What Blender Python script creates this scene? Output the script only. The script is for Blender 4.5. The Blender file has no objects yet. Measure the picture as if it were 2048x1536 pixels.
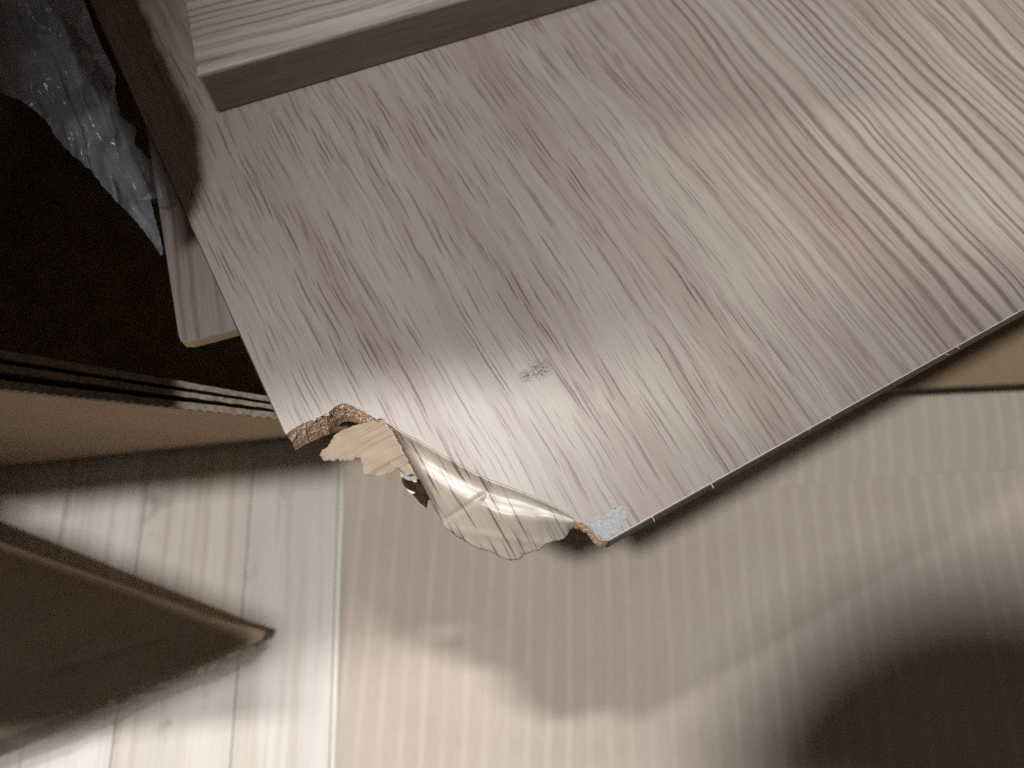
import bpy, bmesh, math, random
from mathutils import Vector, Matrix, noise

S = bpy.context.scene
COL = S.collection
R = math.radians
random.seed(7)

# ------------------------------------------------------------------ camera, world, lamps, exposure
CZ, PITCH, FPX = 0.425, R(23), 1536.0
cam_d = bpy.data.cameras.new("camera")
cam_d.sensor_width, cam_d.lens = 36.0, 27.0
cam_d.clip_start, cam_d.clip_end = 0.02, 50
cam_d.dof.use_dof = True
cam_d.dof.focus_distance = 0.242
cam_d.dof.aperture_fstop = 7.4
cam = bpy.data.objects.new("camera", cam_d)
cam.location = (0, 0, CZ)
cam.rotation_euler = (PITCH, 0, 0)
COL.objects.link(cam)
S.camera = cam

S.view_settings.view_transform = 'Standard'
S.view_settings.look = 'None'
S.view_settings.exposure = 0
S.view_settings.gamma = 1
S.cycles.use_denoising = False
S.cycles.max_bounces = 6
S.cycles.sample_clamp_indirect = 0.6
S.cycles.use_light_tree = False
S.cycles.transparent_max_bounces = 12

W = bpy.data.worlds.new("World")
S.world = W
W.use_nodes = True
W.node_tree.nodes["Background"].inputs[0].default_value = (0.95, 0.97, 1.0, 1)
W.node_tree.nodes["Background"].inputs[1].default_value = 0.058


def lamp(name, loc, target, size, watts, color):
    d = bpy.data.lights.new(name, 'AREA')
    d.shape, d.size, d.energy, d.color = 'DISK', size, watts, color
    o = bpy.data.objects.new(name, d)
    o.location = loc
    o.rotation_euler = (Vector(target) - Vector(loc)).to_track_quat('-Z', 'Y').to_euler()
    COL.objects.link(o)
    return o


LA, LB = Vector((-0.23, 0.55, 2.1)), Vector((-0.38, -0.30, 2.1))
tube = lamp("ceiling_tube_lamp", LA, (-0.03, 0.06, 0.1), 0.30, 1.5, (1.0, 1.0, 1.0))
zz = -(Vector((-0.03, 0.06, 0.1)) - LA).normalized()                # tube laid along the x axis
xx = (Vector((1, 0, 0)) - zz * zz.x).normalized()
tube.rotation_euler = Matrix((xx, zz.cross(xx), zz)).transposed().to_euler()
tube.data.shape, tube.data.size_y, tube.data.spread = 'RECTANGLE', 0.07, R(42)
lamp("ceiling_lamp", LB, (0, 0.05, 0.1), 0.13, 26.5, (1.0, 0.99, 0.985))

# ------------------------------------------------------------------ geometry helpers
cp, sp = math.cos(PITCH), math.sin(PITCH)


def P(x, y, z):
    """point at height z seen along the photograph's direction (x, y)"""
    a, b = (x - 1024) / FPX, (768 - y) / FPX
    r = Vector((a, b * cp + sp, b * sp - cp))
    t = (z - CZ) / r.z
    return Vector((r.x * t, r.y * t, z))


def link(o):
    COL.objects.link(o)
    return o


def thing(name, label, cat, base, group=None):
    o = link(bpy.data.objects.new(name, None))
    o.empty_display_size = 0.02
    o.location = base
    o["label"], o["category"] = label, cat
    if group:
        o["group"] = group
    return o


def mesh_obj(name, verts, faces, mats, parent=None, uv=None, smooth=False, fmat=None, base=None, label=None):
    """verts in world coordinates; parent is an Empty at its base, or a part under it"""
    off = Vector((0, 0, 0))
    p = parent
    while p is not None:
        off += Vector(p.location)
        p = p.parent
    if base is not None:
        off = Vector(base)
    me = bpy.data.meshes.new(name)
    me.from_pydata([Vector(v) - off for v in verts], [], faces)
    if not isinstance(mats, (list, tuple)):
        mats = [mats]
    for m in mats:
        me.materials.append(m)
    if fmat:
        for f, k in zip(me.polygons, fmat):
            f.material_index = k
    if uv:
        lay = me.uv_layers.new(name="UVMap")
        uvs = [uv(Vector(v)) if callable(uv) else uv[i] for i, v in enumerate(verts)]
        for l in me.loops:
            lay.data[l.index].uv = uvs[l.vertex_index]
    if smooth:
        me.polygons.foreach_set("use_smooth", [True] * len(me.polygons))
    me.update()
    o = link(bpy.data.objects.new(name, me))
    if parent is not None:
        o.parent = parent
    elif base is not None:
        o.location = base
    if label:
        o["label"] = label
    return o


def bevel(o, w=0.0006, n=2):
    m = o.modifiers.new("bevel", 'BEVEL')
    m.width, m.segments, m.limit_method, m.angle_limit = w, n, 'ANGLE', R(40)
    return o


def solidify(o, t, off=-1):
    m = o.modifiers.new("thickness", 'SOLIDIFY')
    m.thickness, m.offset = t, off
    return o


def prism(poly, z0, z1):
    """closed prism of a world xy polygon between two heights (counter clockwise seen from above)"""
    a = sum(poly[i][0] * poly[(i + 1) % len(poly)][1] - poly[(i + 1) % len(poly)][0] * poly[i][1] for i in range(len(poly)))
    if a < 0:
        poly = poly[::-1]
    n = len(poly)
    v = [(p[0], p[1], z1) for p in poly] + [(p[0], p[1], z0) for p in poly]
    f = [list(range(n)), list(range(2 * n - 1, n - 1, -1))]
    for i in range(n):
        j = (i + 1) % n
        f.append([i, n + i, n + j, j])
    return v, f


def grid_faces(nr, nc):
    return [[r * nc + c, r * nc + c + 1, (r + 1) * nc + c + 1, (r + 1) * nc + c] for r in range(nr - 1) for c in range(nc - 1)]


def resample(pts, n):
    pts = [Vector(p) for p in pts]
    d = [0]
    for a, b in zip(pts, pts[1:]):
        d.append(d[-1] + (b - a).length)
    out, k = [], 0
    for i in range(n):
        t = d[-1] * i / (n - 1)
        while k < len(d) - 2 and d[k + 1] < t:
            k += 1
        u = (t - d[k]) / max(1e-9, d[k + 1] - d[k])
        out.append(pts[k].lerp(pts[k + 1], min(1, u)))
    return out


def nz(x, y, z=0.0):
    return noise.noise(Vector((x, y, z)))


def patch(poly, zfun, lmax):
    """fine triangle mesh of a polygon given as directions, each vertex at its own height"""
    bm = bmesh.new()
    vs = [bm.verts.new((x, y, 0)) for x, y in poly]
    bm.faces.new(vs)
    bmesh.ops.triangulate(bm, faces=bm.faces[:])
    for _ in range(5):
        es = [e for e in bm.edges if e.calc_length() > lmax]
        if not es:
            break
        bmesh.ops.subdivide_edges(bm, edges=es, cuts=1)
        bmesh.ops.triangulate(bm, faces=[f for f in bm.faces if len(f.verts) > 3])
    bmesh.ops.beautify_fill(bm, faces=bm.faces[:], edges=[e for e in bm.edges if not e.is_boundary])
    bm.verts.index_update()
    px = [(v.co.x, v.co.y) for v in bm.verts]
    faces = [[v.index for v in f.verts] for f in bm.faces]
    bm.free()
    verts = [P(x, y, zfun(x, y)) for x, y in px]
    out = []
    for f in faces:
        a, b, c = (verts[i] for i in f[:3])
        out.append(f if (b - a).cross(c - a).z > 0 else f[::-1])
    return verts, out, px


def torn(poly, amp, step, seed):
    """walk a polygon finely and jitter it: a torn paper edge"""
    out = []
    n = len(poly)
    for i in range(n):
        a, b = Vector(poly[i]), Vector(poly[(i + 1) % n])
        L = (b - a).length
        k = max(1, int(L / step))
        nrm = Vector((-(b - a).y, (b - a).x)).normalized() if L > 0 else Vector((0, 0))
        for j in range(k):
            p = a.lerp(b, j / k)
            w = nz(p.x * 0.10, p.y * 0.10, seed) + 0.6 * nz(p.x * 0.31, p.y * 0.31, seed + 9) + 0.3 * nz(p.x * 0.7, p.y * 0.7, seed + 5)
            p = p + nrm * amp * w
            out.append((p.x, p.y))
    return out


# ------------------------------------------------------------------ material helpers
class Nodes:
    def __init__(self, name):
        self.m = bpy.data.materials.new(name)
        self.m.use_nodes = True
        self.t = self.m.node_tree
        self.b = self.t.nodes["Principled BSDF"]

    def n(self, kind, **kw):
        o = self.t.nodes.new(kind)
        for k, v in kw.items():
            setattr(o, k, v)
        return o

    def set(self, sock, v):
        if isinstance(v, bpy.types.NodeSocket):
            self.t.links.new(v, sock)
        else:
            sock.default_value = v

    def math(self, op, a, b=0.0, c=None, clamp=False):
        o = self.n("ShaderNodeMath", operation=op, use_clamp=clamp)
        self.set(o.inputs[0], a)
        self.set(o.inputs[1], b)
        if c is not None:
            self.set(o.inputs[2], c)
        return o.outputs[0]

    def uv(self):
        s = self.n("ShaderNodeSeparateXYZ")
        self.set(s.inputs[0], self.n("ShaderNodeUVMap", uv_map="UVMap").outputs[0])
        return s.outputs[0], s.outputs[1]

    def obj(self):
        s = self.n("ShaderNodeSeparateXYZ")
        self.set(s.inputs[0], self.n("ShaderNodeTexCoord").outputs["Object"])
        return s.outputs[0], s.outputs[1], s.outputs[2]

    def vec(self, x, y, z=0.0):
        o = self.n("ShaderNodeCombineXYZ")
        self.set(o.inputs[0], x)
        self.set(o.inputs[1], y)
        self.set(o.inputs[2], z)
        return o.outputs[0]

    def noise(self, v, scale=1.0, detail=2.0, rough=0.5, dist=0.0, dim='3D'):
        o = self.n("ShaderNodeTexNoise", noise_dimensions=dim)
        self.set(o.inputs["Vector"], v)
        o.inputs["Scale"].default_value = scale
        o.inputs["Detail"].default_value = detail
        o.inputs["Roughness"].default_value = rough
        o.inputs["Distortion"].default_value = dist
        return o.outputs[0]

    def voro(self, v, rnd=1.0):
        o = self.n("ShaderNodeTexVoronoi", voronoi_dimensions='2D', feature='F1')
        self.set(o.inputs["Vector"], v)
        o.inputs["Scale"].default_value = 1.0
        o.inputs["Randomness"].default_value = rnd
        s = self.n("ShaderNodeSeparateColor")
        self.set(s.inputs[0], o.outputs["Color"])
        return o.outputs["Distance"], s.outputs[0], s.outputs[1]

    def ramp(self, v, a, b, lo=0.0, hi=1.0, smooth=True):
        o = self.n("ShaderNodeMapRange", interpolation_type='SMOOTHSTEP' if smooth else 'LINEAR', clamp=True)
        self.set(o.inputs["Value"], v)
        self.set(o.inputs["From Min"], a)
        self.set(o.inputs["From Max"], b)
        self.set(o.inputs["To Min"], lo)
        self.set(o.inputs["To Max"], hi)
        return o.outputs[0]

    def mix(self, f, a, b, mode='MIX'):
        o = self.n("ShaderNodeMix", data_type='RGBA', blend_type=mode)
        self.set(o.inputs["Factor"], f)
        self.set(o.inputs["A"], (*a, 1) if isinstance(a, tuple) and len(a) == 3 else a)
        self.set(o.inputs["B"], (*b, 1) if isinstance(b, tuple) and len(b) == 3 else b)
        return o.outputs["Result"]

    def bump(self, h, strength, dist):
        o = self.n("ShaderNodeBump")
        o.inputs["Strength"].default_value = strength
        o.inputs["Distance"].default_value = dist
        self.set(o.inputs["Height"], h)
        self.set(self.b.inputs["Normal"], o.outputs[0])

    def done(self, col, rough, spec=0.5):
        self.set(self.b.inputs["Base Color"], col if isinstance(col, bpy.types.NodeSocket) else (*col, 1))
        self.set(self.b.inputs["Roughness"], rough)
        self.b.inputs["Specular IOR Level"].default_value = spec
        return self.m


def wood_mat(name, light, pink, dark, rough, lines=True, dash=1.0, smudge=False, gloss=0.5, bump=0.12):
    k = Nodes(name)
    u, v = k.uv()
    wob = k.noise(k.vec(k.math('MULTIPLY', u, 14), k.math('MULTIPLY', v, 9)), 1, 2)
    wig = k.noise(k.vec(k.math('MULTIPLY', u, 55), k.math('MULTIPLY', v, 48)), 1, 2)
    u = k.math('ADD', u, k.math('MULTIPLY', k.math('SUBTRACT', wob, 0.5), 0.009))
    u = k.math('ADD', u, k.math('MULTIPLY', k.math('SUBTRACT', wig, 0.5), 0.0014))
    m = lambda a, b: k.vec(k.math('MULTIPLY', u, a), k.math('MULTIPLY', v, b))
    big = k.noise(m(42, 2.6), 1, 2)
    band = k.noise(m(190, 6), 1, 3, 0.6)
    f = k.math('ADD', k.math('MULTIPLY', big, 0.7), k.math('MULTIPLY', band, 0.65))
    tone = k.ramp(f, 0.54, 0.88)
    col = k.mix(tone, light, pink)
    # fine fibres
    fib = k.noise(m(1300, 22), 1, 2, 0.6)
    col = k.mix(k.ramp(fib, 0.36, 0.70, 0.0, 0.24), col, tuple(c * 0.72 for c in pink))
    # where long continuous growth lines take over from short pores
    zone = k.ramp(k.math('ADD', u, k.math('MULTIPLY', k.math('SUBTRACT', k.noise(m(12, 3), 1, 1), 0.5), 0.08)), 0.135, 0.215)
    total = None
    for su, sv, r0, amp, off in ((390, 14, 0.26, 1.0, 0.0), (450, 17, 0.28, 1.0, 5.3), (530, 20, 0.29, 1.0, 11.7), (640, 17, 0.28, 1.0, 23.1), (900, 25, 0.30, 0.6, 31.9)):
        vv = k.vec(k.math('ADD', k.math('MULTIPLY', u, su), off), k.math('ADD', k.math('MULTIPLY', v, sv), off * 3))
        d, c1, c2 = k.voro(vv)
        rad = k.math('MULTIPLY', k.math('SUBTRACT', c1, 0.15), r0)
        q = k.math('DIVIDE', d, k.math('MAXIMUM', rad, 0.004))
        s = k.math('MULTIPLY', k.ramp(q, 1.1, 0.5), k.math('MULTIPLY_ADD', c2, 0.5 * amp, 0.5 * amp))
        s = k.math('MULTIPLY', s, k.ramp(c1, 0.16, 0.28))
        total = s if total is None else k.math('MAXIMUM', total, s)
    clump = k.math('MULTIPLY', k.ramp(k.noise(m(40, 5), 1, 2), 0.30, 0.55, 0.62, 1.0), k.ramp(tone, 0, 1, 0.8, 1.0))
    total = k.math('MULTIPLY', k.math('MULTIPLY', total, clump), dash)
    if lines:
        total = k.math('MULTIPLY', total, k.ramp(zone, 0, 1, 1.0, 0.6))
        ph = k.math('ADD', k.math('MULTIPLY', u, 205.0), k.math('MULTIPLY', k.noise(m(28, 2.0), 1, 2), 6.5))
        w = k.ramp(k.math('SINE', k.math('MULTIPLY', ph, 6.2832)), 0.0, 1.0)
        w = k.math('MULTIPLY', w, k.ramp(k.noise(m(260, 9), 1, 2), 0.30, 0.60, 0.12, 0.85))
        total = k.math('MAXIMUM', total, k.math('MULTIPLY', w, k.ramp(zone, 0, 1, 0.10, 0.95)))
    total = k.math('MULTIPLY', total, k.ramp(k.noise(m(2200, 240), 1, 1), 0.25, 0.5, 0.65, 1.0))
    col = k.mix(total, col, dark)
    # emboss of the printed foil: pale and dark specks
    sp1 = k.noise(k.vec(u, v), 2600, 1, 0.6)
    col = k.mix(k.ramp(sp1, 0.35, 0.65, 0.0, 0.20, False), col, tuple(min(1, c * 1.5) for c in light))
    if smudge:
        uu, v2 = k.uv()
        for (su, sv, r) in smudge:
            dd = k.math('SQRT', k.math('ADD', k.math('POWER', k.math('SUBTRACT', uu, su), 2.0), k.math('POWER', k.math('SUBTRACT', v2, sv), 2.0)))
            mk = k.math('MULTIPLY', k.ramp(dd, r, r * 0.3), k.ramp(k.noise(k.vec(uu, v2), 1500, 3, 0.7), 0.42, 0.56))
            col = k.mix(k.math('MULTIPLY', mk, 0.75), col, (0.06, 0.06, 0.09))
            rough = k.math('MAXIMUM', rough, k.math('MULTIPLY', mk, 0.8))
    h = k.math('SUBTRACT', k.math('MULTIPLY', sp1, 0.5), k.math('MULTIPLY', total, 0.6))
    k.bump(h, bump, 0.0004)
    return k.done(col, rough, gloss)


def card_mat(name, col, dark, flute=0.0, rough=0.85, ang=0.0, pitch=0.0105):
    k = Nodes(name)
    x, y, z = k.obj()
    a = k.math('ADD', k.math('MULTIPLY', x, math.cos(ang)), k.math('MULTIPLY', y, math.sin(ang)))
    b = k.math('SUBTRACT', k.math('MULTIPLY', y, math.cos(ang)), k.math('MULTIPLY', x, math.sin(ang)))
    blot = k.noise(k.vec(x, y, z), 22, 4, 0.6)
    fib = k.noise(k.vec(k.math('MULTIPLY', a, 500), k.math('MULTIPLY', b, 120), k.math('MULTIPLY', z, 300)), 1, 3, 0.6)
    f = k.math('ADD', k.math('MULTIPLY', blot, 0.6), k.math('MULTIPLY', fib, 0.5))
    c = k.mix(k.ramp(f, 0.36, 0.78), col, dark)
    h = k.math('MULTIPLY', fib, 0.25)
    if flute:
        w = k.math('SINE', k.math('MULTIPLY', k.math('ADD', a, k.math('MULTIPLY', k.noise(k.vec(x, y), 9, 1), 0.004)), 6.2832 / pitch))
        w = k.ramp(w, 0.1, 1.0)
        pale = k.math('MULTIPLY', w, k.ramp(k.noise(k.vec(k.math('MULTIPLY', a, 70), k.math('MULTIPLY', b, 9)), 1, 2), 0.3, 0.65, 0.1, flute))
        c = k.mix(pale, c, tuple(min(1, q * 1.32 + 0.02) for q in col))
        h = k.math('ADD', h, k.math('MULTIPLY', w, 0.8))
    k.bump(h, 0.25, 0.0006)
    return k.done(c, rough, 0.25)


def plain(name, col, rough=0.6, spec=0.4, var=0.25, scale=300):
    k = Nodes(name)
    x, y, z = k.obj()
    n = k.noise(k.vec(x, y, z), scale, 3, 0.6)
    c = k.mix(k.ramp(n, 0.3, 0.7), col, tuple(q * (1 - var) for q in col))
    k.bump(n, 0.2, 0.0003)
    return k.done(c, rough, spec)


# ------------------------------------------------------------------ key measures
PZ = 0.20                                  # top of the damaged panel
PT = 0.010
C0 = P(778, 1326, PZ)                      # where its corner was before it broke off
E_L = (P(473, 650, PZ) - C0).normalized()  # along the left edge, also the grain
E_R = Vector((-E_L.y * -1, E_L.x * -1, 0))  # along the right edge
E_R = Vector((E_L.y, -E_L.x, 0))


def uv_panel(p):
    d = Vector(p) - C0
    return (d.dot(E_R), d.dot(E_L))


def uv_dir(o, a):
    a = Vector((a[0], a[1], 0)).normalized()
    b = Vector((a.y, -a.x, 0))

    def f(p):
        d = Vector(p) - o
        return (d.dot(b) + 0.31, d.dot(a) + d.z * 0.6 + 0.2)
    return f


SM = uv_panel(P(1080, 738, PZ))
SM2 = uv_panel(P(1052, 752, PZ))
M_panel = wood_mat("oak_foil", (0.395, 0.340, 0.290), (0.305, 0.230, 0.195), (0.092, 0.044, 0.037), 0.42,
                   smudge=[(SM[0], SM[1], 0.005), (SM2[0], SM2[1], 0.003)])
M_peel = wood_mat("peeled_oak_foil", (0.46, 0.395, 0.33), (0.40, 0.325, 0.26), (0.12, 0.07, 0.05), 0.34, lines=False, dash=1.7, bump=0.05)
M_flap = wood_mat("matt_oak_foil", (0.40, 0.31, 0.225), (0.36, 0.27, 0.19), (0.17, 0.10, 0.07), 0.6, lines=False, dash=0.75, bump=0.1)
M_strip_shade = plain("edge_foil_shade", (0.085, 0.066, 0.054), 0.5, 0.3, 0.2)  # dark brown stands in for shade on the panel's side faces
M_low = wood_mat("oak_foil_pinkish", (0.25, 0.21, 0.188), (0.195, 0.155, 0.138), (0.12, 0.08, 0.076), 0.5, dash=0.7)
M_top = wood_mat("oak_foil_pale", (0.49, 0.445, 0.385), (0.385, 0.33, 0.28), (0.12, 0.09, 0.08), 0.45, dash=0.8)
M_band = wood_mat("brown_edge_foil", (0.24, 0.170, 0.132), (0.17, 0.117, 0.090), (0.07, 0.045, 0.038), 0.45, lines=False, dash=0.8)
M_paper = plain("torn_paper", (0.46, 0.47, 0.475), 0.85, 0.15, 0.3, 900)
M_white = plain("white_foil_back", (0.62, 0.61, 0.59), 0.7, 0.3, 0.1, 700)
M_edge = plain("foil_cut_edge", (0.66, 0.63, 0.60), 0.7, 0.2, 0.2, 600)


def mdf():
    k = Nodes("fibreboard")
    x, y, z = k.obj()
    n = k.noise(k.vec(k.math('MULTIPLY', x, 1), k.math('MULTIPLY', y, 1), k.math('MULTIPLY', z, 2.2)), 420, 5, 0.7)
    f = k.noise(k.vec(x, y, z), 1400, 2, 0.6)
    c = k.mix(k.ramp(n, 0.36, 0.62), (0.62, 0.385, 0.24), (0.90, 0.66, 0.46))
    c = k.mix(k.ramp(f, 0.62, 0.75, 0, 0.6), c, (0.88, 0.74, 0.56))
    k.bump(k.math('ADD', n, k.math('MULTIPLY', f, 0.5)), 1.0, 0.0022)
    return k.done(c, 0.95, 0.1)


M_mdf = mdf()
M_card = card_mat("brown_cardboard", (0.36, 0.255, 0.17), (0.30, 0.205, 0.13))
M_dull = card_mat("dull_brown_cardboard", (0.58, 0.43, 0.30), (0.50, 0.37, 0.25))
M_wall = card_mat("brown_cardboard_light", (0.52, 0.38, 0.26), (0.46, 0.33, 0.22))
M_sheet = card_mat("pale_fluted_cardboard", (0.575, 0.488, 0.410), (0.52, 0.432, 0.355), flute=0.26, ang=R(-1.5))
M_edgecard = plain("raw_cardboard_edge", (0.36, 0.29, 0.225), 0.95, 0.1, 0.45, 420)
M_darkcard = plain("dark_cardboard", (0.38, 0.30, 0.245), 0.95, 0.1, 0.3, 80)

# ------------------------------------------------------------------ floor of pale wooden planks
fl_dir = (P(800, -2700, 0) - P(800, 1200, 0)).normalized()
fl_side = Vector((fl_dir.y, -fl_dir.x, 0))


def floor_mats():
    out = []
    for i, c in enumerate([(0.76, 0.705, 0.64), (0.71, 0.655, 0.585), (0.74, 0.665, 0.58), (0.79, 0.74, 0.68)]):
        k = Nodes("floor_plank_wood")
        u, v = k.uv()
        g = k.noise(k.vec(k.math('MULTIPLY', u, 220), k.math('MULTIPLY', v, 6)), 1, 4, 0.6)
        b = k.noise(k.vec(k.math('MULTIPLY', u, 45), k.math('MULTIPLY', v, 7)), 1, 3)
        s = k.noise(k.vec(k.math('MULTIPLY', u, 38), k.math('MULTIPLY', v, 26), i * 3.1), 1, 3, 0.65)
        col = k.mix(k.ramp(b, 0.35, 0.68, 0, 0.8), c, tuple(q * 0.84 for q in c))
        col = k.mix(k.ramp(g, 0.45, 0.7, 0, 0.6), col, (0.53, 0.41, 0.30))
        col = k.mix(k.ramp(s, 0.62, 0.76, 0, 0.55), col, (0.24, 0.23, 0.22))
        k.bump(g, 0.1, 0.0004)
        out.append(k.done(col, 0.5, 0.4))
    return out


FM = floor_mats()
fbase = Vector((0, 0, 0))
floor = mesh_obj("floor", *prism([(-1.6, -1.2), (1.6, -1.2), (1.6, 1.8), (-1.6, 1.8)], -0.03, -0.008), plain("floor_base", (0.36, 0.28, 0.21), 0.9, 0.1))
floor["kind"] = "structure"
bounds = [P(x, 1110, 0).dot(fl_side) for x in (112, 275, 493, 672)]
wd = (bounds[-1] - bounds[0]) / 3
while bounds[0] > -0.62:
    bounds.insert(0, bounds[0] - wd * random.uniform(0.92, 1.08))
while bounds[-1] < 0.62:
    bounds.append(bounds[-1] + wd * random.uniform(0.92, 1.08))
for i in range(len(bounds) - 1):
    a, b = bounds[i] + 0.00015, bounds[i + 1] - 0.00015
    cuts = [-0.9, random.uniform(-0.45, -0.12), 1.5]
    for c, d in zip(cuts, cuts[1:]):
        q = [fl_side * a + fl_dir * (c + 0.0005), fl_side * b + fl_dir * (c + 0.0005), fl_side * b + fl_dir * (d - 0.0005), fl_side * a + fl_dir * (d - 0.0005)]
        zz = random.uniform(-0.0004, 0)
        v, f = prism([(p.x, p.y) for p in q], -0.0078, zz)
        ox, oy = random.uniform(0, 5), random.uniform(0, 5)
        o = mesh_obj("plank", v, f, FM[(i * 7 + (c > -0.5) * 3) % 4], floor, uv=lambda p: (p.dot(fl_side) + ox, p.dot(fl_dir) + oy))
        bevel(o, 0.0005, 2)

# ------------------------------------------------------------------ the damaged panel
panel = thing("damaged_panel", "oak veneer panel with broken bottom corner and torn foil hanging from it", "panel", (C0.x, C0.y, PZ - PT))

brk = [(574, 868), (583, 860), (595, 852), (611, 845), (627, 839), (641, 833), (653, 830), (660, 822), (670, 813), (681, 808), (692, 807),
       (706, 812), (724, 821), (737, 829), (747, 835), (758, 837), (769, 839), (799, 861), (838, 881), (872, 902), (903, 919), (946, 943), (976, 958),
       (1032, 978), (1086, 1001), (1118, 1016), (1148, 1034), (1151, 1043), (1158, 1045), (1165, 1046), (1178, 1054), (1189, 1069), (1200, 1080), (1206, 1082), (1214.5, 1080.5)]
brk_t = []
for i, (a, b) in enumerate(zip(brk, brk[1:])):
    k = max(1, int((Vector(b) - Vector(a)).length / 2.5))
    for j in range(k):
        p = Vector(a).lerp(Vector(b), j / k)
        am = 1.6 if p.x < 770 else 1.0
        brk_t.append((p.x + am * nz(p.x * .3, p.y * .3, 2), p.y + am * nz(p.x * .33, p.y * .3, 5)))
brk_t.append(brk[-1])
top_poly = [P(x, y, PZ) for x, y in brk_t]
a0, b0 = top_poly[0], top_poly[-1]
far_l = C0 + E_L * 0.62
far_r = C0 + E_R * 0.66
far = C0 + E_L * 0.62 + E_R * 0.66
a0 = C0 + E_L * (a0 - C0).dot(E_L)
b0 = C0 + E_R * (b0 - C0).dot(E_R)
top_poly[0], top_poly[-1] = a0, b0
outline = [(p.x, p.y) for p in top_poly] + [(far_r.x, far_r.y), (far.x, far.y), (far_l.x, far_l.y)]
v, f = prism(outline, PZ - 0.00028, PZ)
fm = [0, 1] + [1] * (len(f) - 2)
lam = mesh_obj("top_foil", v, f, [M_panel, M_edge], panel, uv=uv_panel, fmat=fm)

# fibreboard core: break face is a rough loft from the foil edge down to a slightly undercut lower edge
NR = 20
n = len(top_poly)
rows = []
for r in range(NR + 1):
    t = r / NR
    z = PZ - 0.0003 - (PT - 0.0003) * t
    row = []
    for i, p in enumerate(top_poly):
        e = min(1, min(i, n - 1 - i) / 4)
        rough = (nz(p.x * 260, p.y * 260, z * 420) * 0.0009 + nz(p.x * 800, p.y * 800, z * 900) * 0.0007 + nz(p.x * 1700, p.y * 1700, z * 1900) * 0.0006) * e * math.sin(math.pi * min(1, t * 1.15 + 0.06))
        out = Vector((-(E_L.x + E_R.x), -(E_L.y + E_R.y), 0)).normalized()
        bulge = (0.0006 * math.sin(t * 3.14) - 0.0004 * t) * e + 0.0042 * t * e * max(0, 1 - i / (n * 0.30)) ** 0.5
        q = p + out * (rough + bulge)
        row.append(Vector((q.x, q.y, z)))
    rows.append(row)
verts = [q for row in rows for q in row]
faces = [[r * n + i, r * n + i + 1, (r + 1) * n + i + 1, (r + 1) * n + i][::-1] for r in range(NR) for i in range(n - 1)]
k0 = len(verts)
for zz in (PZ - 0.0003, PZ - PT):
    verts += [Vector((q.x, q.y, zz)) for q in (far_r, far, far_l)]
faces += [list(range(n)) + [k0, k0 + 1, k0 + 2], (list(range(NR * n, NR * n + n)) + [k0 + 3, k0 + 4, k0 + 5])[::-1]]
faces += [[k0 + 3, k0 + 4, k0 + 1, k0], [k0 + 4, k0 + 5, k0 + 2, k0 + 1]]
rl = [r * n for r in range(NR + 1)]
rr = [r * n + n - 1 for r in range(NR + 1)]
faces += [rl[::-1] + [k0 + 2, k0 + 5][::1][::1], rr + [k0 + 3, k0]]
core = mesh_obj("core", verts, faces, M_mdf, panel)
bmx = bmesh.new()
bmx.from_mesh(core.data)
bmesh.ops.recalc_face_normals(bmx, faces=bmx.faces)
bmx.to_mesh(core.data)
bmx.free()

# foil strips glued on the two sound long edges, shade put into their colour
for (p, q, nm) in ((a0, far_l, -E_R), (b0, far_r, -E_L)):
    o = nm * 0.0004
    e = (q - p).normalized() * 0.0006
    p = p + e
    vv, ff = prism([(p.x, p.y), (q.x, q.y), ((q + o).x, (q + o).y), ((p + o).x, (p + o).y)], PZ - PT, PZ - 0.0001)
    mesh_obj("edge_strip", vv, ff, M_strip_shade, panel, uv=uv_dir(C0, (q - p)))

pe = E_L * 0.00028
vv, ff = prism([(q.x, q.y) for q in (b0 + E_R * 0.0006, far_r, far_r + pe, b0 + E_R * 0.0006 + pe)], PZ + 0.00002, PZ + 0.00016)
mesh_obj("foil_edge", vv, ff, M_edge, panel, label="pale worn line along the panel's right edge")
hv, hf = [], []
for q in range(7):
    x = random.choice((1300, 1462, 1478, 1620, 1880)) + random.uniform(-45, 45)
    y = 1080.5 - 0.5605 * (x - 1214.5) - 1.0
    a = P(x, y, PZ - 0.0002)
    a = b0 + E_R * (a - b0).dot(E_R)
    d = (-E_L * random.uniform(0.6, 1) + E_R * random.uniform(-1, 1)).normalized() * random.uniform(0.0006, 0.0022)
    w = E_R * 0.00012
    k = len(hv)
    hv += [a - w, a + w, a + d * 0.6 + w * 0.7 + Vector((0, 0, 0.0002)), a + d, a + d * 0.6 - w * 0.7]
    hf += [[k, k + 1, k + 2, k + 4], [k + 4, k + 2, k + 3]]
hairs = mesh_obj("paper_fibres", hv, hf, M_white, panel)
hairs["kind"] = "stuff"

# large peeled tongue of foil, bent down over the break
U = [(771, 841), (799, 862), (838, 882), (872, 903), (903, 920), (946, 944), (976, 959), (1032, 979), (1086, 1002), (1118, 1017), (1148, 1035), (1150, 1044)]
L = [(860, 996), (864, 1003), (871, 1018), (881, 1033), (889, 1054), (903, 1064), (918, 1074), (942, 1089), (959, 1098), (980, 1102), (1006, 1117),
     (1024, 1121), (1040, 1119), (1046, 1109), (1064, 1103), (1079, 1100), (1088, 1089), (1101, 1083), (1113, 1081), (1129, 1076), (1135, 1068), (1138, 1059), (1150, 1050)]
NS, NT = 110, 40
Us, Ls = resample([Vector((*p, 0)) for p in U], NS), resample([Vector((*p, 0)) for p in L], NS)
PROF = [(0, 0), (0.10, -0.0020), (0.20, -0.0029), (0.30, -0.0029), (0.42, -0.0033), (0.56, -0.0054), (0.78, -0.0090), (1.0, -0.0125)]


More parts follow.
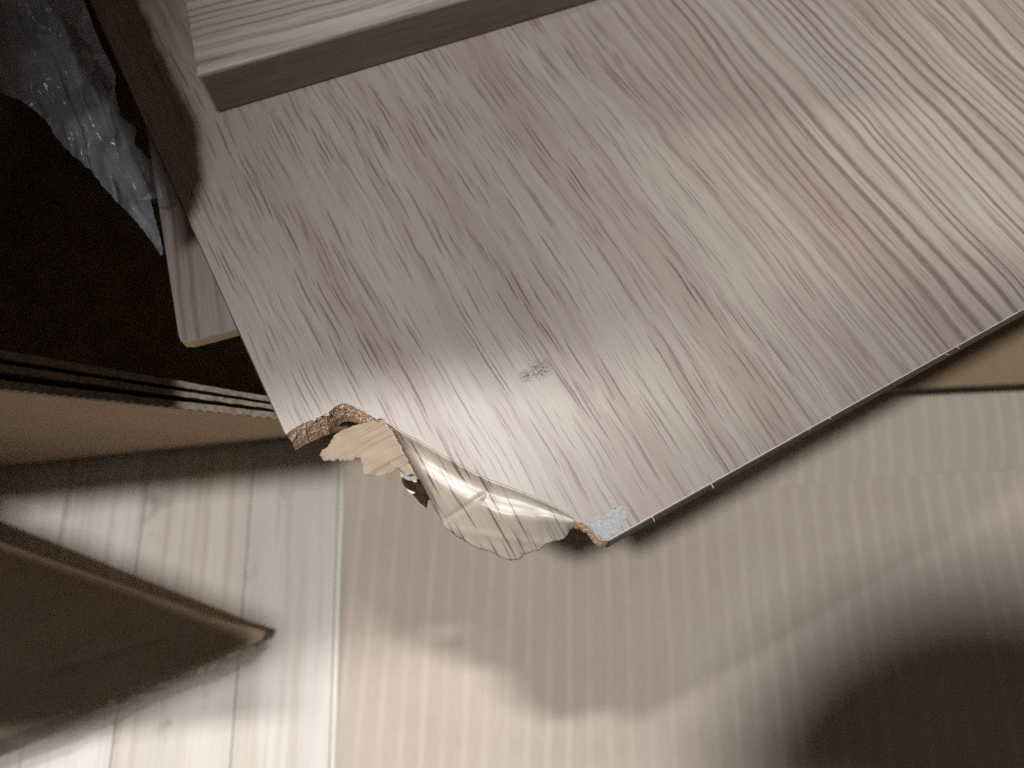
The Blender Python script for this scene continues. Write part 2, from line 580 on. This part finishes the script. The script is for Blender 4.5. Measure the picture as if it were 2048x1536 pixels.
def prof(t):
    n_ = len(PROF)
    for i_ in range(n_ - 1):
        (a, x), (b, y) = PROF[i_], PROF[i_ + 1]
        if t <= b:
            sl = lambda q: (PROF[min(n_ - 1, q + 1)][1] - PROF[max(0, q - 1)][1]) / (PROF[min(n_ - 1, q + 1)][0] - PROF[max(0, q - 1)][0])
            w, h = (t - a) / (b - a), b - a
            return (2 * w ** 3 - 3 * w ** 2 + 1) * x + (w ** 3 - 2 * w ** 2 + w) * h * sl(i_) + (3 * w ** 2 - 2 * w ** 3) * y + (w ** 3 - w ** 2) * h * sl(i_ + 1)
    return PROF[-1][1]


verts, uvs = [], []
for i in range(NS):
    s = i / (NS - 1)
    for j in range(NT):
        t = j / (NT - 1)
        p = Us[i].lerp(Ls[i], t)
        if j == NT - 1:
            p.x += 2.6 * nz(p.x * .3, p.y * .3, 3)
            p.y += 3.4 * nz(p.x * .23, p.y * .23, 8) + 1.5 * nz(p.x * .6, p.y * .6, 4)
        fall = math.sin(min(1, (1 - s) * 3.0) * math.pi / 2)
        z = prof(t) * (0.35 + 0.65 * fall)
        z -= 0.0085 * max(0, 1 - s / 0.13) ** 1.6 * min(1, t * 4)             # left side rolls under
        z += 0.0004 * nz(s * 5, t * 2.2, 1.0) * min(1, t * 5)
        z += 0.0004 * nz(p.x * 0.015, p.y * 0.02, 4.0) * min(1, t * 5)
        # two creases in the tongue
        d1 = (p.x - 897) * 0.53 + (p.y - 1035) * 0.85
        if 890 < p.x < 970:
            z -= 0.0007 * math.exp(-(d1 / 5) ** 2)
        d2 = (p.y - 1056) - (p.x - 890) * 0.16
        z += 0.0003 * math.exp(-(d2 / 7) ** 2)
        verts.append(P(p.x, p.y, PZ + 0.00015 + z))
        uvs.append(uv_panel(P(p.x, p.y, PZ)))
tongue = mesh_obj("peeled_foil", verts, [q[::-1] for q in grid_faces(NS, NT)], [M_peel, M_white], panel, uv=uvs, smooth=True, label="large glossy tongue of foil bent down over the break")
solidify(tongue, 0.00022)
tongue.modifiers[-1].material_offset_rim = 1

# the smaller flap left of it, hanging below the bare fibreboard
def c2(x, y):
    return (520 + x / 4.654, 760 + y / 4.654)


def c3(x, y):
    return (860 + x / 4.654, 840 + y / 4.654)


fl = [c2(*q) for q in ((1060, 372), (1150, 362), (1200, 440), (1290, 585), (1370, 740), (1440, 880), (1370, 885), (1325, 870), (1300, 840), (1255, 790), (1215, 742),
                       (1195, 782), (1218, 880), (1080, 892), (975, 886), (955, 820), (930, 735), (895, 712), (862, 748), (600, 752), (550, 700), (640, 600), (690, 510), (830, 440), (950, 408))]


def zflap(x, y):
    d = (769 - x) * 0.75 + (y - 838) * 0.85
    return PZ + 0.0002 - 0.0105 * (max(0, d) / 130) ** 0.9 + 0.0006 * nz(x * .03, y * .03, 2)


v, f, px = patch(torn(fl, 3.0, 2, 4), zflap, 7)
o = mesh_obj("torn_flap", v, f, [M_flap, M_edge], panel, uv=[(uv_panel(P(x, y, PZ))[1] * 1.0 + 0.02, uv_panel(P(x, y, PZ))[0]) for x, y in px], smooth=True, label="small matt flap of torn foil below the bare fibreboard")
solidify(o, 0.00022)

# curled dark shard and its white torn underside
sh = [c2(*q) for q in ((1320, 905), (1370, 930), (1440, 950), (1500, 900), (1560, 1000), (1590, 1110), (1565, 1120), (1552, 1192), (1500, 1150), (1440, 1085), (1400, 1040), (1345, 990), (1322, 950))]
v, f, px = patch(torn(sh, 0.8, 3, 6), lambda x, y: PZ - 0.009 - 0.0004 * (y - 950) * 0.18 - 0.00028 * (x - 800), 8)
M_under = plain("foil_glue_side", (0.20, 0.115, 0.065), 0.75, 0.2, 0.25, 500)
o = mesh_obj("curled_shard", v, f, M_under, panel, smooth=True, label="brown curled shard of foil showing its glue side")
solidify(o, 0.0002)
for poly, dz in (([(1305, 855), (1330, 870), (1440, 878), (1462, 945), (1440, 950), (1420, 925), (1380, 935), (1340, 900), (1312, 900)], -0.0082),
                 ([(1360, 1005), (1400, 1030), (1445, 1048), (1420, 1060), (1380, 1040)], -0.0098)):
    v, f, px = patch(torn([c2(*q) for q in poly], 0.9, 2.5, 8), lambda x, y: PZ + dz, 8)
    solidify(mesh_obj("paper_tear", v, f, M_white, panel, label="white torn paper of the foil"), 0.00015)

# bared paper on the right hand corner and chips along the foil edge
for poly in ([c3(*q) for q in ((1440, 925), (1500, 915), (1600, 895), (1690, 845), (1740, 805), (1790, 790), (1850, 825), (1845, 880), (1800, 950), (1745, 1040), (1690, 1085), (1645, 1112), (1615, 1100), (1560, 1055), (1500, 985))],
             [c2(*q) for q in ((690, 215), (750, 195), (800, 212), (790, 222), (740, 228), (700, 240))],
             [c2(*q) for q in ((860, 235), (900, 240), (970, 275), (1010, 300), (960, 290), (890, 262))],
             [c2(*q) for q in ((1030, 330), (1080, 325), (1150, 345), (1160, 360), (1090, 358), (1045, 350))],
             [c2(*q) for q in ((470, 375), (560, 345), (640, 312), (630, 328), (560, 355), (500, 378))]):
    v, f, px = patch(torn(poly, 3.2, 2, 12), lambda x, y: PZ + 0.00012, 10)
    solidify(mesh_obj("bared_paper", v, f, M_paper, panel, label="pale bluish bared paper on the panel face"), 0.0001)

# ------------------------------------------------------------------ thin panel underneath, showing at the left
LZ = PZ - PT - 0.0008
lc = P(360, 688, LZ)
ldir = (P(331, 500, LZ) - lc).normalized()
lperp = Vector((ldir.y, -ldir.x, 0))
lower = thing("thin_panel", "thin oak veneer panel with pale cut edge sticking out under the left of broken panel", "panel", (lc.x, lc.y, LZ - 0.005))
cr = 0.0035
pts = [lc + ldir * cr, lc + ldir * cr * 0.3 + lperp * cr * 0.12, lc + lperp * cr, lc + lperp * 0.5, lc + lperp * 0.5 + ldir * 0.5, lc + ldir * 0.5]
v, f = prism([(p.x, p.y) for p in pts], LZ - 0.0003, LZ)
mesh_obj("top_foil", v, f, [M_low, M_edge], lower, uv=uv_dir(lc, ldir), fmat=[0] + [1] * (len(f) - 1))
v, f = prism([(p.x, p.y) for p in pts], LZ - 0.0050, LZ - 0.0003)
M_tan = plain("pale_board_edge", (0.56, 0.42, 0.29), 0.9, 0.15, 0.15, 500)
bevel(mesh_obj("core", v, f, M_tan, lower), 0.0004)

# ------------------------------------------------------------------ thick board lying on top
TT = 0.018
tz0, tz1 = PZ + 0.0006, PZ + 0.0006 + TT
tc = P(430, 224, tz0)
tr = P(1180, 1, tz0)
fd = (tr - tc).normalized()
tl_top = P(366, 160, tz1)
tdir = (P(343, 0, tz1) - tl_top).normalized()
top = thing("thick_board", "thick oak veneer board lying on the broken panel at the top", "board", (tc.x, tc.y, tz0))
q = [tc, tc + fd * 0.55, tc + fd * 0.55 + tdir * 0.3, tc + tdir * 0.3]
v, f = prism([(p.x, p.y) for p in q], tz0, tz1)
o = mesh_obj("board_body", v, f, M_top, top, uv=uv_dir(tc, fd))
bevel(o, 0.0009, 3)
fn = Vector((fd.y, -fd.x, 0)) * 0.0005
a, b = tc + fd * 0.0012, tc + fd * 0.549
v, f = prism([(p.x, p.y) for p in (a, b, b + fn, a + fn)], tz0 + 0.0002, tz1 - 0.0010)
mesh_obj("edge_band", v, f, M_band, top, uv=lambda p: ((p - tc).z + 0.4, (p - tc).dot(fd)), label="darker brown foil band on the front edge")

# ------------------------------------------------------------------ cardboard box (left and behind)
bx = thing("cardboard_box", "open brown cardboard box under the panels with torn top edge at left", "box", (-0.25, 0.2, 0.002))
HZ = 0.168


def wall_strip(name, near, farl, ztop, zbot, bot, mat, emat, amp, pitch, seed, label=None):
    """standing sheet: near and far top edges as direction lines, bottom line on the floor"""
    N = 260
    verts, fm = [], []
    for i in range(N):
        s = i / (N - 1)
        a = Vector((*near[0], 0)).lerp(Vector((*near[1], 0)), s)
        b = Vector((*farl[0], 0)).lerp(Vector((*farl[1], 0)), s)
        c = Vector((*bot[0], 0)).lerp(Vector((*bot[1], 0)), s)
        w = nz(s * 30, seed) * 0.7 + nz(s * 90, seed + 3) * 0.5
        zz = ztop + 0.0009 * w
        tri = (2 * abs((s * N / pitch) % 1 - 0.5) - 0.5) * amp
        A = P(a.x, a.y + tri, zz)
        B = P(b.x, b.y + 1.6 * w, zz + 0.0004 * nz(s * 70, seed + 5))
        A0 = P(a.x, a.y, ztop)
        Cc = P(c.x, c.y, zbot)
        D = B + (Cc - A)
        D.z = zbot
        mid = A.lerp(Cc, 0.5)
        verts += [A, B, Cc, D, A0.lerp(Cc, 0.02)]
    faces = []
    for i in range(N - 1):
        k, m = i * 5, i * 5 + 5
        faces += [[k, m, m + 1, k + 1], [k + 4, m + 4, m, k], [k + 2, m + 2, m + 4, k + 4], [k + 1, m + 1, m + 3, k + 3]]
        fm += [1, 1, 0, 0]
    return mesh_obj(name, verts, faces, [mat, emat], bx, fmat=fm, label=label)


wall_strip("front_wall", ((-500, 723), (760, 860)), ((-500, 700), (760, 850)), HZ, 0.002, ((-500, 986), (760, 855)), M_wall, M_edgecard, 4.0, 4.0, 1.0)
wall_strip("torn_liner", ((-500, 672), (760, 848)), ((-500, 652), (760, 842)), HZ + 0.001, 0.01, ((-500, 900), (760, 850)), M_darkcard, M_edgecard, 1.5, 9.0, 4.0)
wall_strip("inner_flap", ((-500, 633), (760, 839)), ((-500, 612), (760, 832)), HZ + 0.0025, 0.01, ((-500, 860), (760, 845)), M_darkcard, M_edgecard, 0.6, 14.0, 8.0)


def slab(name, c, mat, th, parent, label=None):
    """four corner sheet with thickness"""
    c = [Vector(x) for x in c]
    n = len(c)
    nrm = (c[1] - c[0]).cross(c[-1] - c[0]).normalized() * th
    v = c + [q - nrm for q in c]
    f = [list(range(n)), list(range(2 * n - 1, n - 1, -1))] + [[i, n + i, n + (i + 1) % n, (i + 1) % n] for i in range(n)]
    o = mesh_obj(name, v, f, mat, parent, label=label)
    return bevel(o, 0.0007, 2)


f0, f1 = P(-500, 984, 0), P(760, 853, 0)
fs = (f1 - f0) / (f1 - f0).x
f0, f1 = f0 + fs * (-0.33 - f0.x), f0 + fs * (0.42 - f0.x)
slab("box_bottom", [(-0.33, f0.y + 0.004, 0.006), (0.42, f1.y + 0.004, 0.006), (0.42, 0.62, 0.006), (-0.33, 0.62, 0.006)], M_darkcard, 0.003, bx)
slab("left_wall", [(-0.335, 0.62, 0.004), (-0.335, 0.05, 0.004), (-0.335, 0.05, 0.19), (-0.335, 0.62, 0.19)], M_darkcard, 0.005, bx)
slab("back_wall", [(0.42, 0.625, 0.004), (-0.33, 0.625, 0.004), (-0.33, 0.625, 0.175), (0.42, 0.625, 0.175)], M_darkcard, 0.005, bx)
# sheet added above the frame, leaning in over the panels to shade their upper part
def towards(p, lampos, z):
    return p + (lampos - p) * ((z - p.z) / (lampos.z - p.z))


front = [towards(P(-500, 960, PZ), LA, 0.58), towards(P(450, 880, PZ), LA, 0.58), towards(P(590, 788, PZ), LA, 0.58), towards(P(800, 768, PZ), LA, 0.58), towards(P(1100, 735, PZ), LA, 0.66), towards(P(1560, 690, PZ), LA, 0.90)]
front.insert(0, front[0] + (front[0] - front[1]) * ((front[0].x + 0.50) / (front[1].x - front[0].x)))
back = [Vector((q.x * 0.9 - 0.03, 0.625, z)) for q, z in zip(front, (0.40, 0.40, 0.48, 0.52, 0.54, 0.66, 0.92))]
solidify(mesh_obj("back_blocker", front + back, [[k, k + 1, k + 8, k + 7] for k in range(6)], M_card, bx), 0.004, 1)
slab("back_upright", [(-0.42, 0.628, 0.18), (0.36, 0.628, 0.18), (0.36, 0.628, 0.93), (back[6].x, 0.628, 0.92), (back[4].x, 0.628, 0.54), (-0.48, 0.628, 0.40)], M_card, 0.004, bx)
h0, h1 = towards(P(-100, 1030, 0), LB, 0.27), towards(P(690, 950, 0), LB, 0.27)
h0 = h1 + (h0 - h1) * ((h1.x + 0.60) / (h1.x - h0.x))
slab("left_blocker", [h0, h1, (-0.138, 0.132, 0.27), (-0.206, 0.165, 0.27), (-0.206, 0.50, 0.27), (-0.60, 0.50, 0.27)][::-1], M_card, 0.004, bx)  # unseen sheet added to shade the box inside and the floor before it
side = torn([(336, 486), (372, 455), (402, 420), (414, 350), (410, 290), (404, 240), (330, 90), (240, -120), (140, -120), (225, 160), (285, 300), (315, 400)], 6, 14, 3)
side = [towards(P(x, y, PZ), LB, 0.31) for x, y in side]
slab("side_blocker", side, M_card, 0.0005, bx)  # unseen sheet added to cast the shadow at the panel's upper left
cf = [towards(P(x, y, z), LB, 0.28) for x, y, z in ((-420, 934, .060), (0, 1067, .043), (300, 1172, .027), (532, 1259, .012), (520, 1310, .012), (0, 1540, .012), (-420, 1700, .012))]
slab("corner_blocker", cf, M_card, 0.002, bx)  # unseen sheet added to keep the lamp off the hanging flap
rf = [towards(P(x, y, 0), LA, 0.75) for x, y in ((1250, 1560), (1350, 1320), (1700, 1080), (2300, 905), (3400, 930), (3400, 1760), (1850, 1700))]
slab("right_blocker", rf, M_card, 0.003, bx)  # loose sheet added out of view to hold tube light off the lower right

# flap hanging down at the lower left, crease on top, torn tape along its lower edge
fa, ft, fb = (-420, 935), (531, 1266), (-420, 1640)
NA, NB = 60, 26
verts = []
for i in range(NA):
    s = i / (NA - 1)
    for j in range(NB):
        t = j / (NB - 1)
        a = Vector(fa).lerp(Vector(ft), s)
        b = Vector(fb).lerp(Vector((525, 1280)), s ** 0.97)
        p = a.lerp(b, t)
        w = 1 - s
        z = 0.012 + 0.050 * w * (1 - t) ** 1.0 + 0.006 * (1 - s)
        if t < 0.1:
            z -= 0.0012 * math.sin(t / 0.1 * math.pi)
        z += 0.0012 * nz(p.x * 0.006, p.y * 0.01, 3)
        d = abs((p.y - 1310) + (p.x - 215) * 0.28)
        if 100 < p.x < 330:
            z -= 0.0012 * math.exp(-(d / 5) ** 2)
        verts.append(P(p.x, p.y, z))
hang = mesh_obj("hanging_flap", verts, [q[::-1] for q in grid_faces(NA, NB)], [M_dull, M_card], bx, smooth=True, label="dark creased flap with torn tape along its edge")
solidify(hang, 0.0015)
hang.modifiers[-1].material_offset_rim = 1


def film(name, tint, alpha, rough, bump):
    k = Nodes(name)
    x, y, z = k.obj()
    n = k.noise(k.vec(x, y, z), 210, 3, 0.5, 0.4)
    n2 = k.noise(k.vec(x, y, z), 60, 3, 0.55, 0.8)
    k.bump(k.math('ADD', k.math('MULTIPLY', n, 0.35), n2), bump, 0.003)
    k.set(k.b.inputs["Alpha"], k.ramp(n2, 0.36, 0.68, alpha * 0.75, min(1, alpha * 1.3)))
    return k.done(tint, rough, 1.0)


M_tape = film("packing_tape", (0.46, 0.41, 0.34), 0.30, 0.25, 0.12)
M_film = film("clear_film", (0.80, 0.84, 0.93), 0.25, 0.20, 0.012)
te = [(-300, 1560), (60, 1432), (105, 1418), (200, 1395), (350, 1358), (400, 1338), (455, 1310), (500, 1288)]
tb = [(-300, 1690), (0, 1538), (110, 1500), (230, 1442), (310, 1402), (395, 1372), (418, 1370), (440, 1352), (485, 1335), (520, 1300)]
ta, tb2 = resample([Vector((*p, 0)) for p in te], 90), resample([Vector((*p, 0)) for p in tb], 90)
verts = []
for i in range(90):
    for j in range(12):
        t = j / 11
        p = ta[i].lerp(tb2[i], t)
        p.x += 3 * nz(p.x * .05, p.y * .05, 3 + (j == 11))
        p.y += 5 * nz(p.x * .03, p.y * .09, 5 + (j == 11) + 2 * (j == 0))
        verts.append(P(p.x, p.y, 0.026 - 0.008 * i / 89 - 0.010 * t ** 2 + 0.0012 * nz(i * .3, j * .4)))
tape = mesh_obj("tape", verts, [q[::-1] for q in grid_faces(90, 12)], M_tape, hang, smooth=True)

# ------------------------------------------------------------------ cardboard sheets on the floor at the right
def sheet(label, near, z, mat, bend, depth):
    """near edge as a direction polyline; the sheet runs back under the panel"""
    pts = [P(x, y, z) for x, y in near]
    N = 70
    fr = resample(pts, N)
    th = thing("cardboard_sheet", label, "cardboard", (pts[0].x, pts[0].y, z - 0.004), "cardboard sheets lying under the panel")
    verts = []
    M = 24
    for p in fr:
        for j in range(M):
            t = j / (M - 1)
            q = p + fl_dir * depth * t
            verts.append(Vector((q.x, q.y, z + bend(t, q))))
    o = mesh_obj("sheet_body", verts, [q[::-1] for q in grid_faces(N, M)], [mat, M_edgecard], th, smooth=False)
    solidify(o, 0.0035)
    o.modifiers[-1].material_offset_rim = 1
    return th


s_left = [P(668, 1536, 0.0), P(690, 930, 0.0)]
a = P(671, 1500, 0.0045)
base_pts = (a - fl_dir * 0.25)
near0 = [base_pts, base_pts + fl_side * 0.75]
th = thing("cardboard_sheet", "large pale fluted cardboard sheet flat on the wooden floor at bottom right", "cardboard", (base_pts.x, base_pts.y, 0.001), "cardboard sheets lying under the panel")
verts = []
N, M = 120, 40
for i in range(N):
    for j in range(M):
        q = near0[0].lerp(near0[1], i / (N - 1)) + fl_dir * (0.62 * j / (M - 1))
        e = max(0, 1 - i / 5)
        verts.append(Vector((q.x - 0.0006 * e * nz(j * .5, 2), q.y, 0.0048 + 0.0003 * nz(q.x * 12, q.y * 8) - 0.0012 * math.exp(-((i - 9) / 3.0) ** 2))))
o = mesh_obj("sheet_body", verts, [q[::-1] for q in grid_faces(N, M)], [M_sheet, M_edgecard], th, smooth=True)
solidify(o, 0.0036)
o.modifiers[-1].material_offset_rim = 1

sheet("narrow cardboard strip on the large sheet showing beyond the panel's right edge", [(1150, 1000), (1300, 995), (1500, 982), (1800, 952), (2300, 915)], 0.0060, M_sheet,
      lambda t, q: 0.010 * (1 - math.exp(-t * 14)) + 0.0004 * nz(q.x * 30, 3), 0.30)
sheet("uppermost brown cardboard sheet in the shade close under the panel's right edge", [(1050, 822), (1340, 800), (1700, 782), (2048, 766), (2400, 752)], 0.040, M_card,
      lambda t, q: 0.02 * t, 0.28)

# ------------------------------------------------------------------ clear plastic film at the upper left
pf = thing("plastic_film", "crumpled clear plastic film with torn edge hanging beside the panel at top left", "plastic film", tuple(P(150, 250, 0.18)))
Lf = [(-260, 90), (0, 185), (40, 200), (75, 225), (100, 250), (108, 272), (140, 305), (180, 340), (230, 400), (270, 440), (300, 478), (322, 512)]
Rf = [(150, -220), (160, -20), (176, 22), (190, 62), (205, 95), (222, 130), (232, 152), (230, 182), (240, 232), (250, 240), (263, 248), (274, 260), (268, 280), (272, 292),
      (292, 312), (305, 322), (304, 334), (318, 362), (330, 372), (334, 398), (312, 388), (298, 384), (308, 430), (322, 482), (326, 506)]
NI, NJ = 170, 80
a_, b_ = resample([Vector((*p, 0)) for p in Lf], NI), resample([Vector((*p, 0)) for p in Rf], NI)


def zfilm(p, k):
    z = 0.187 + 0.00007 * (500 - p.y)
    a, b = p.x * 0.55 + p.y * 0.83, p.x * 0.83 - p.y * 0.55
    r1 = 1 - abs(nz(b * 0.016, a * 0.005, k)) * 2
    r2 = (1 - abs(nz(b * 0.034 + a * 0.008, a * 0.009, k + 4)) * 2) ** 3
    z += 0.0045 * r1 + 0.0012 * r2 + 0.0020 * nz(b * 0.02, a * 0.014, k + 2) + 0.00025 * nz(p.x * 0.09, p.y * 0.07, k + 7)
    return z


verts = []
for i in range(NI):
    for j in range(NJ):
        t = j / (NJ - 1)
        p = a_[i].lerp(b_[i], t)
        if j in (0, NJ - 1):
            p.x += 3.5 * nz(p.x * .12, p.y * .12, 3 + j)
            p.y += 3.5 * nz(p.x * .12, p.y * .12, 6 + j)
        verts.append(P(p.x, p.y, zfilm(p, 1.0)))
mesh_obj("film_sheet", verts, [q[::-1] for q in grid_faces(NI, NJ)], M_film, pf, smooth=True)
# the second, folded over layer with the sealed crinkled edge
L2 = [(100, -60), (98, 0), (112, 25), (130, 30), (135, 46), (150, 48), (160, 75), (182, 90), (184, 112), (198, 130), (215, 152), (226, 172), (220, 196)]
R2 = [(150, -200), (160, -20), (176, 22), (190, 62), (205, 95), (222, 130), (232, 152), (230, 182), (228, 198)]
a_, b_ = resample([Vector((*p, 0)) for p in L2], 80), resample([Vector((*p, 0)) for p in R2], 80)
verts = []
for i in range(80):
    for j in range(20):
        p = a_[i].lerp(b_[i], j / 19)
        if j == 0:
            p.x += 4 * nz(p.x * .2, p.y * .2, 3)
        verts.append(P(p.x, p.y, zfilm(p, 1.0) + 0.002 + 0.002 * nz(p.x * 0.07, p.y * 0.06, 9)))
mesh_obj("folded_seam", verts, [q[::-1] for q in grid_faces(80, 20)], M_film, pf, smooth=True)

ge = [towards(P(880, 330, PZ), LA, 0.50), towards(P(1650, 226, PZ), LA, 0.50)]
gd = ge[1] - ge[0]
gv = [ge[0] - gd * 0.25, ge[1] + gd * 0.3, ge[1] + gd * 0.3 + Vector((0, 0.4, 0.03)), ge[0] - gd * 0.25 + Vector((0, 0.4, 0.03))]
solidify(mesh_obj("film_dimmer", gv, [[0, 1, 2, 3]], M_film, pf), 0.0002)  # film added above the frame to dim the tube light on the panel

# ------------------------------------------------------------------ board added high up at the left, out of frame; it takes part of the lamp light off the upper left
shade_board = thing("added_shade_board", "pale wooden board added high up at left to shade the panels", "shade_board", (-0.62, 0.06, 1.19))
v, f = prism([(-1.0, -0.090), (-0.256, -0.090), (-0.256, 0.20), (-1.0, 0.20)], 1.19, 1.21)
bevel(mesh_obj("shade_board_body", v, f, M_top, shade_board, uv=lambda p: (p.y, p.x)), 0.002)

# ------------------------------------------------------------------ the photographer kneeling behind the camera, out of frame; the head throws the dark round shadow
def skinned(name, nodes, edges, mat, parent, sub=2):
    off = Vector(parent.location)
    me = bpy.data.meshes.new(name)
    me.from_pydata([Vector(q[0]) - off for q in nodes], edges, [])
    me.materials.append(mat)
    o = link(bpy.data.objects.new(name, me))
    o.parent = parent
    sk = o.modifiers.new("skin", 'SKIN')
    for v, q in zip(me.skin_vertices[0].data, nodes):
        r = q[1]
        v.radius = r if isinstance(r, tuple) else (r, r)
        v.use_root = False
    me.skin_vertices[0].data[0].use_root = True
    sk.use_smooth_shade = True
    m = o.modifiers.new("sub", 'SUBSURF')
    m.levels = m.render_levels = sub
    return o


HD = Vector((0.025, -0.171, 0.745))
person = thing("person", "person in dark clothes kneeling over the box just behind the camera", "person", (0.22, -0.62, 0.0))
body = [((0.24, -0.600, 0.17), (0.16, 0.13)), ((0.235, -0.500, 0.30), (0.15, 0.11)), ((0.22, -0.360, 0.46), (0.16, 0.11)), ((0.19, -0.250, 0.60), (0.13, 0.09)),
        ((0.140, -0.230, 0.665), 0.058), ((0.072, -0.190, 0.715), 0.062), (tuple(HD), (0.078, 0.098)), ((0.024, -0.130, 0.770), (0.066, 0.078)),
        ((0.02, -0.280, 0.57), 0.058), ((-0.06, -0.360, 0.36), 0.045), ((0.05, -0.440, 0.18), 0.034),
        ((0.37, -0.260, 0.57), 0.058), ((0.47, -0.360, 0.36), 0.045), ((0.40, -0.440, 0.18), 0.034),
        ((0.14, -0.540, 0.12), 0.085), ((0.10, -0.280, 0.075), 0.065), ((0.12, -0.640, 0.045), 0.045),
        ((0.36, -0.540, 0.12), 0.085), ((0.40, -0.280, 0.075), 0.065), ((0.38, -0.640, 0.045), 0.045)]
ed = [(0, 1), (1, 2), (2, 3), (3, 4), (4, 5), (5, 6), (6, 7), (3, 8), (8, 9), (9, 10), (3, 11), (11, 12), (12, 13), (0, 14), (14, 15), (15, 16), (0, 17), (17, 18), (18, 19)]
for w, c, fx, fy in ((10, Vector((0.055, -0.400, 0.165)), Vector((1, 0, 0)), Vector((0, 1, -0.12))),
                     (13, Vector((0.395, -0.400, 0.165)), Vector((-1, 0, 0)), Vector((0, 1, -0.12)))):   # palms, four fingers and a thumb
    k = len(body)
    body.append((tuple(c), (0.034, 0.016)))
    ed.append((w, k))
    for dx, ln in ((-0.027, 0.060), (-0.009, 0.074), (0.009, 0.070), (0.026, 0.055)):
        j = len(body)
        for u, r in ((0.030, 0.0095), (0.030 + ln * 0.55, 0.0088), (0.030 + ln, 0.0075)):
            q = c + fx * dx * (0.9 + u * 3) + fy * u
            body.append(((q.x, q.y, q.z - 6 * max(0, u - 0.05) ** 2), r))
        ed += [(k, j), (j, j + 1), (j + 1, j + 2)]
    j = len(body)
    for a, b, r in ((0.040, -0.010, 0.011), (0.058, 0.026, 0.009)):
        q = c + fx * a + fy * b
        body.append(((q.x, q.y, q.z + 0.006), r))
    ed += [(k, j), (j, j + 1)]
M_cloth = plain("dark_clothing", (0.020, 0.021, 0.025), 0.9, 0.2, 0.2)
M_hair = plain("dark_hair", (0.018, 0.013, 0.010), 0.6, 0.3, 0.3)
skinned("body", body, ed, M_cloth, person)
hv, hf = [], []
ax = Vector((-0.04, 0.09, 0.05)).normalized()                      # towards the crown
for i in range(13):
    for j in range(24):
        th_, ph_ = math.pi * 0.62 * i / 12, 2 * math.pi * j / 24
        d = Vector((math.sin(th_) * math.cos(ph_), math.sin(th_) * math.sin(ph_), math.cos(th_)))
        d = Vector((0, 0, 1)).rotation_difference((Vector((0.0, -0.3, 1))).normalized()) @ d
        hv.append(HD + Vector((0, 0, 0.004)) + d * (0.105 + 0.004 * nz(d.x * 9, d.y * 9, d.z * 9)))
for i in range(12):
    for j in range(24):
        hf.append([i * 24 + j, (i + 1) * 24 + j, (i + 1) * 24 + (j + 1) % 24, i * 24 + (j + 1) % 24])
mesh_obj("hair", hv, hf, M_hair, person, smooth=True)
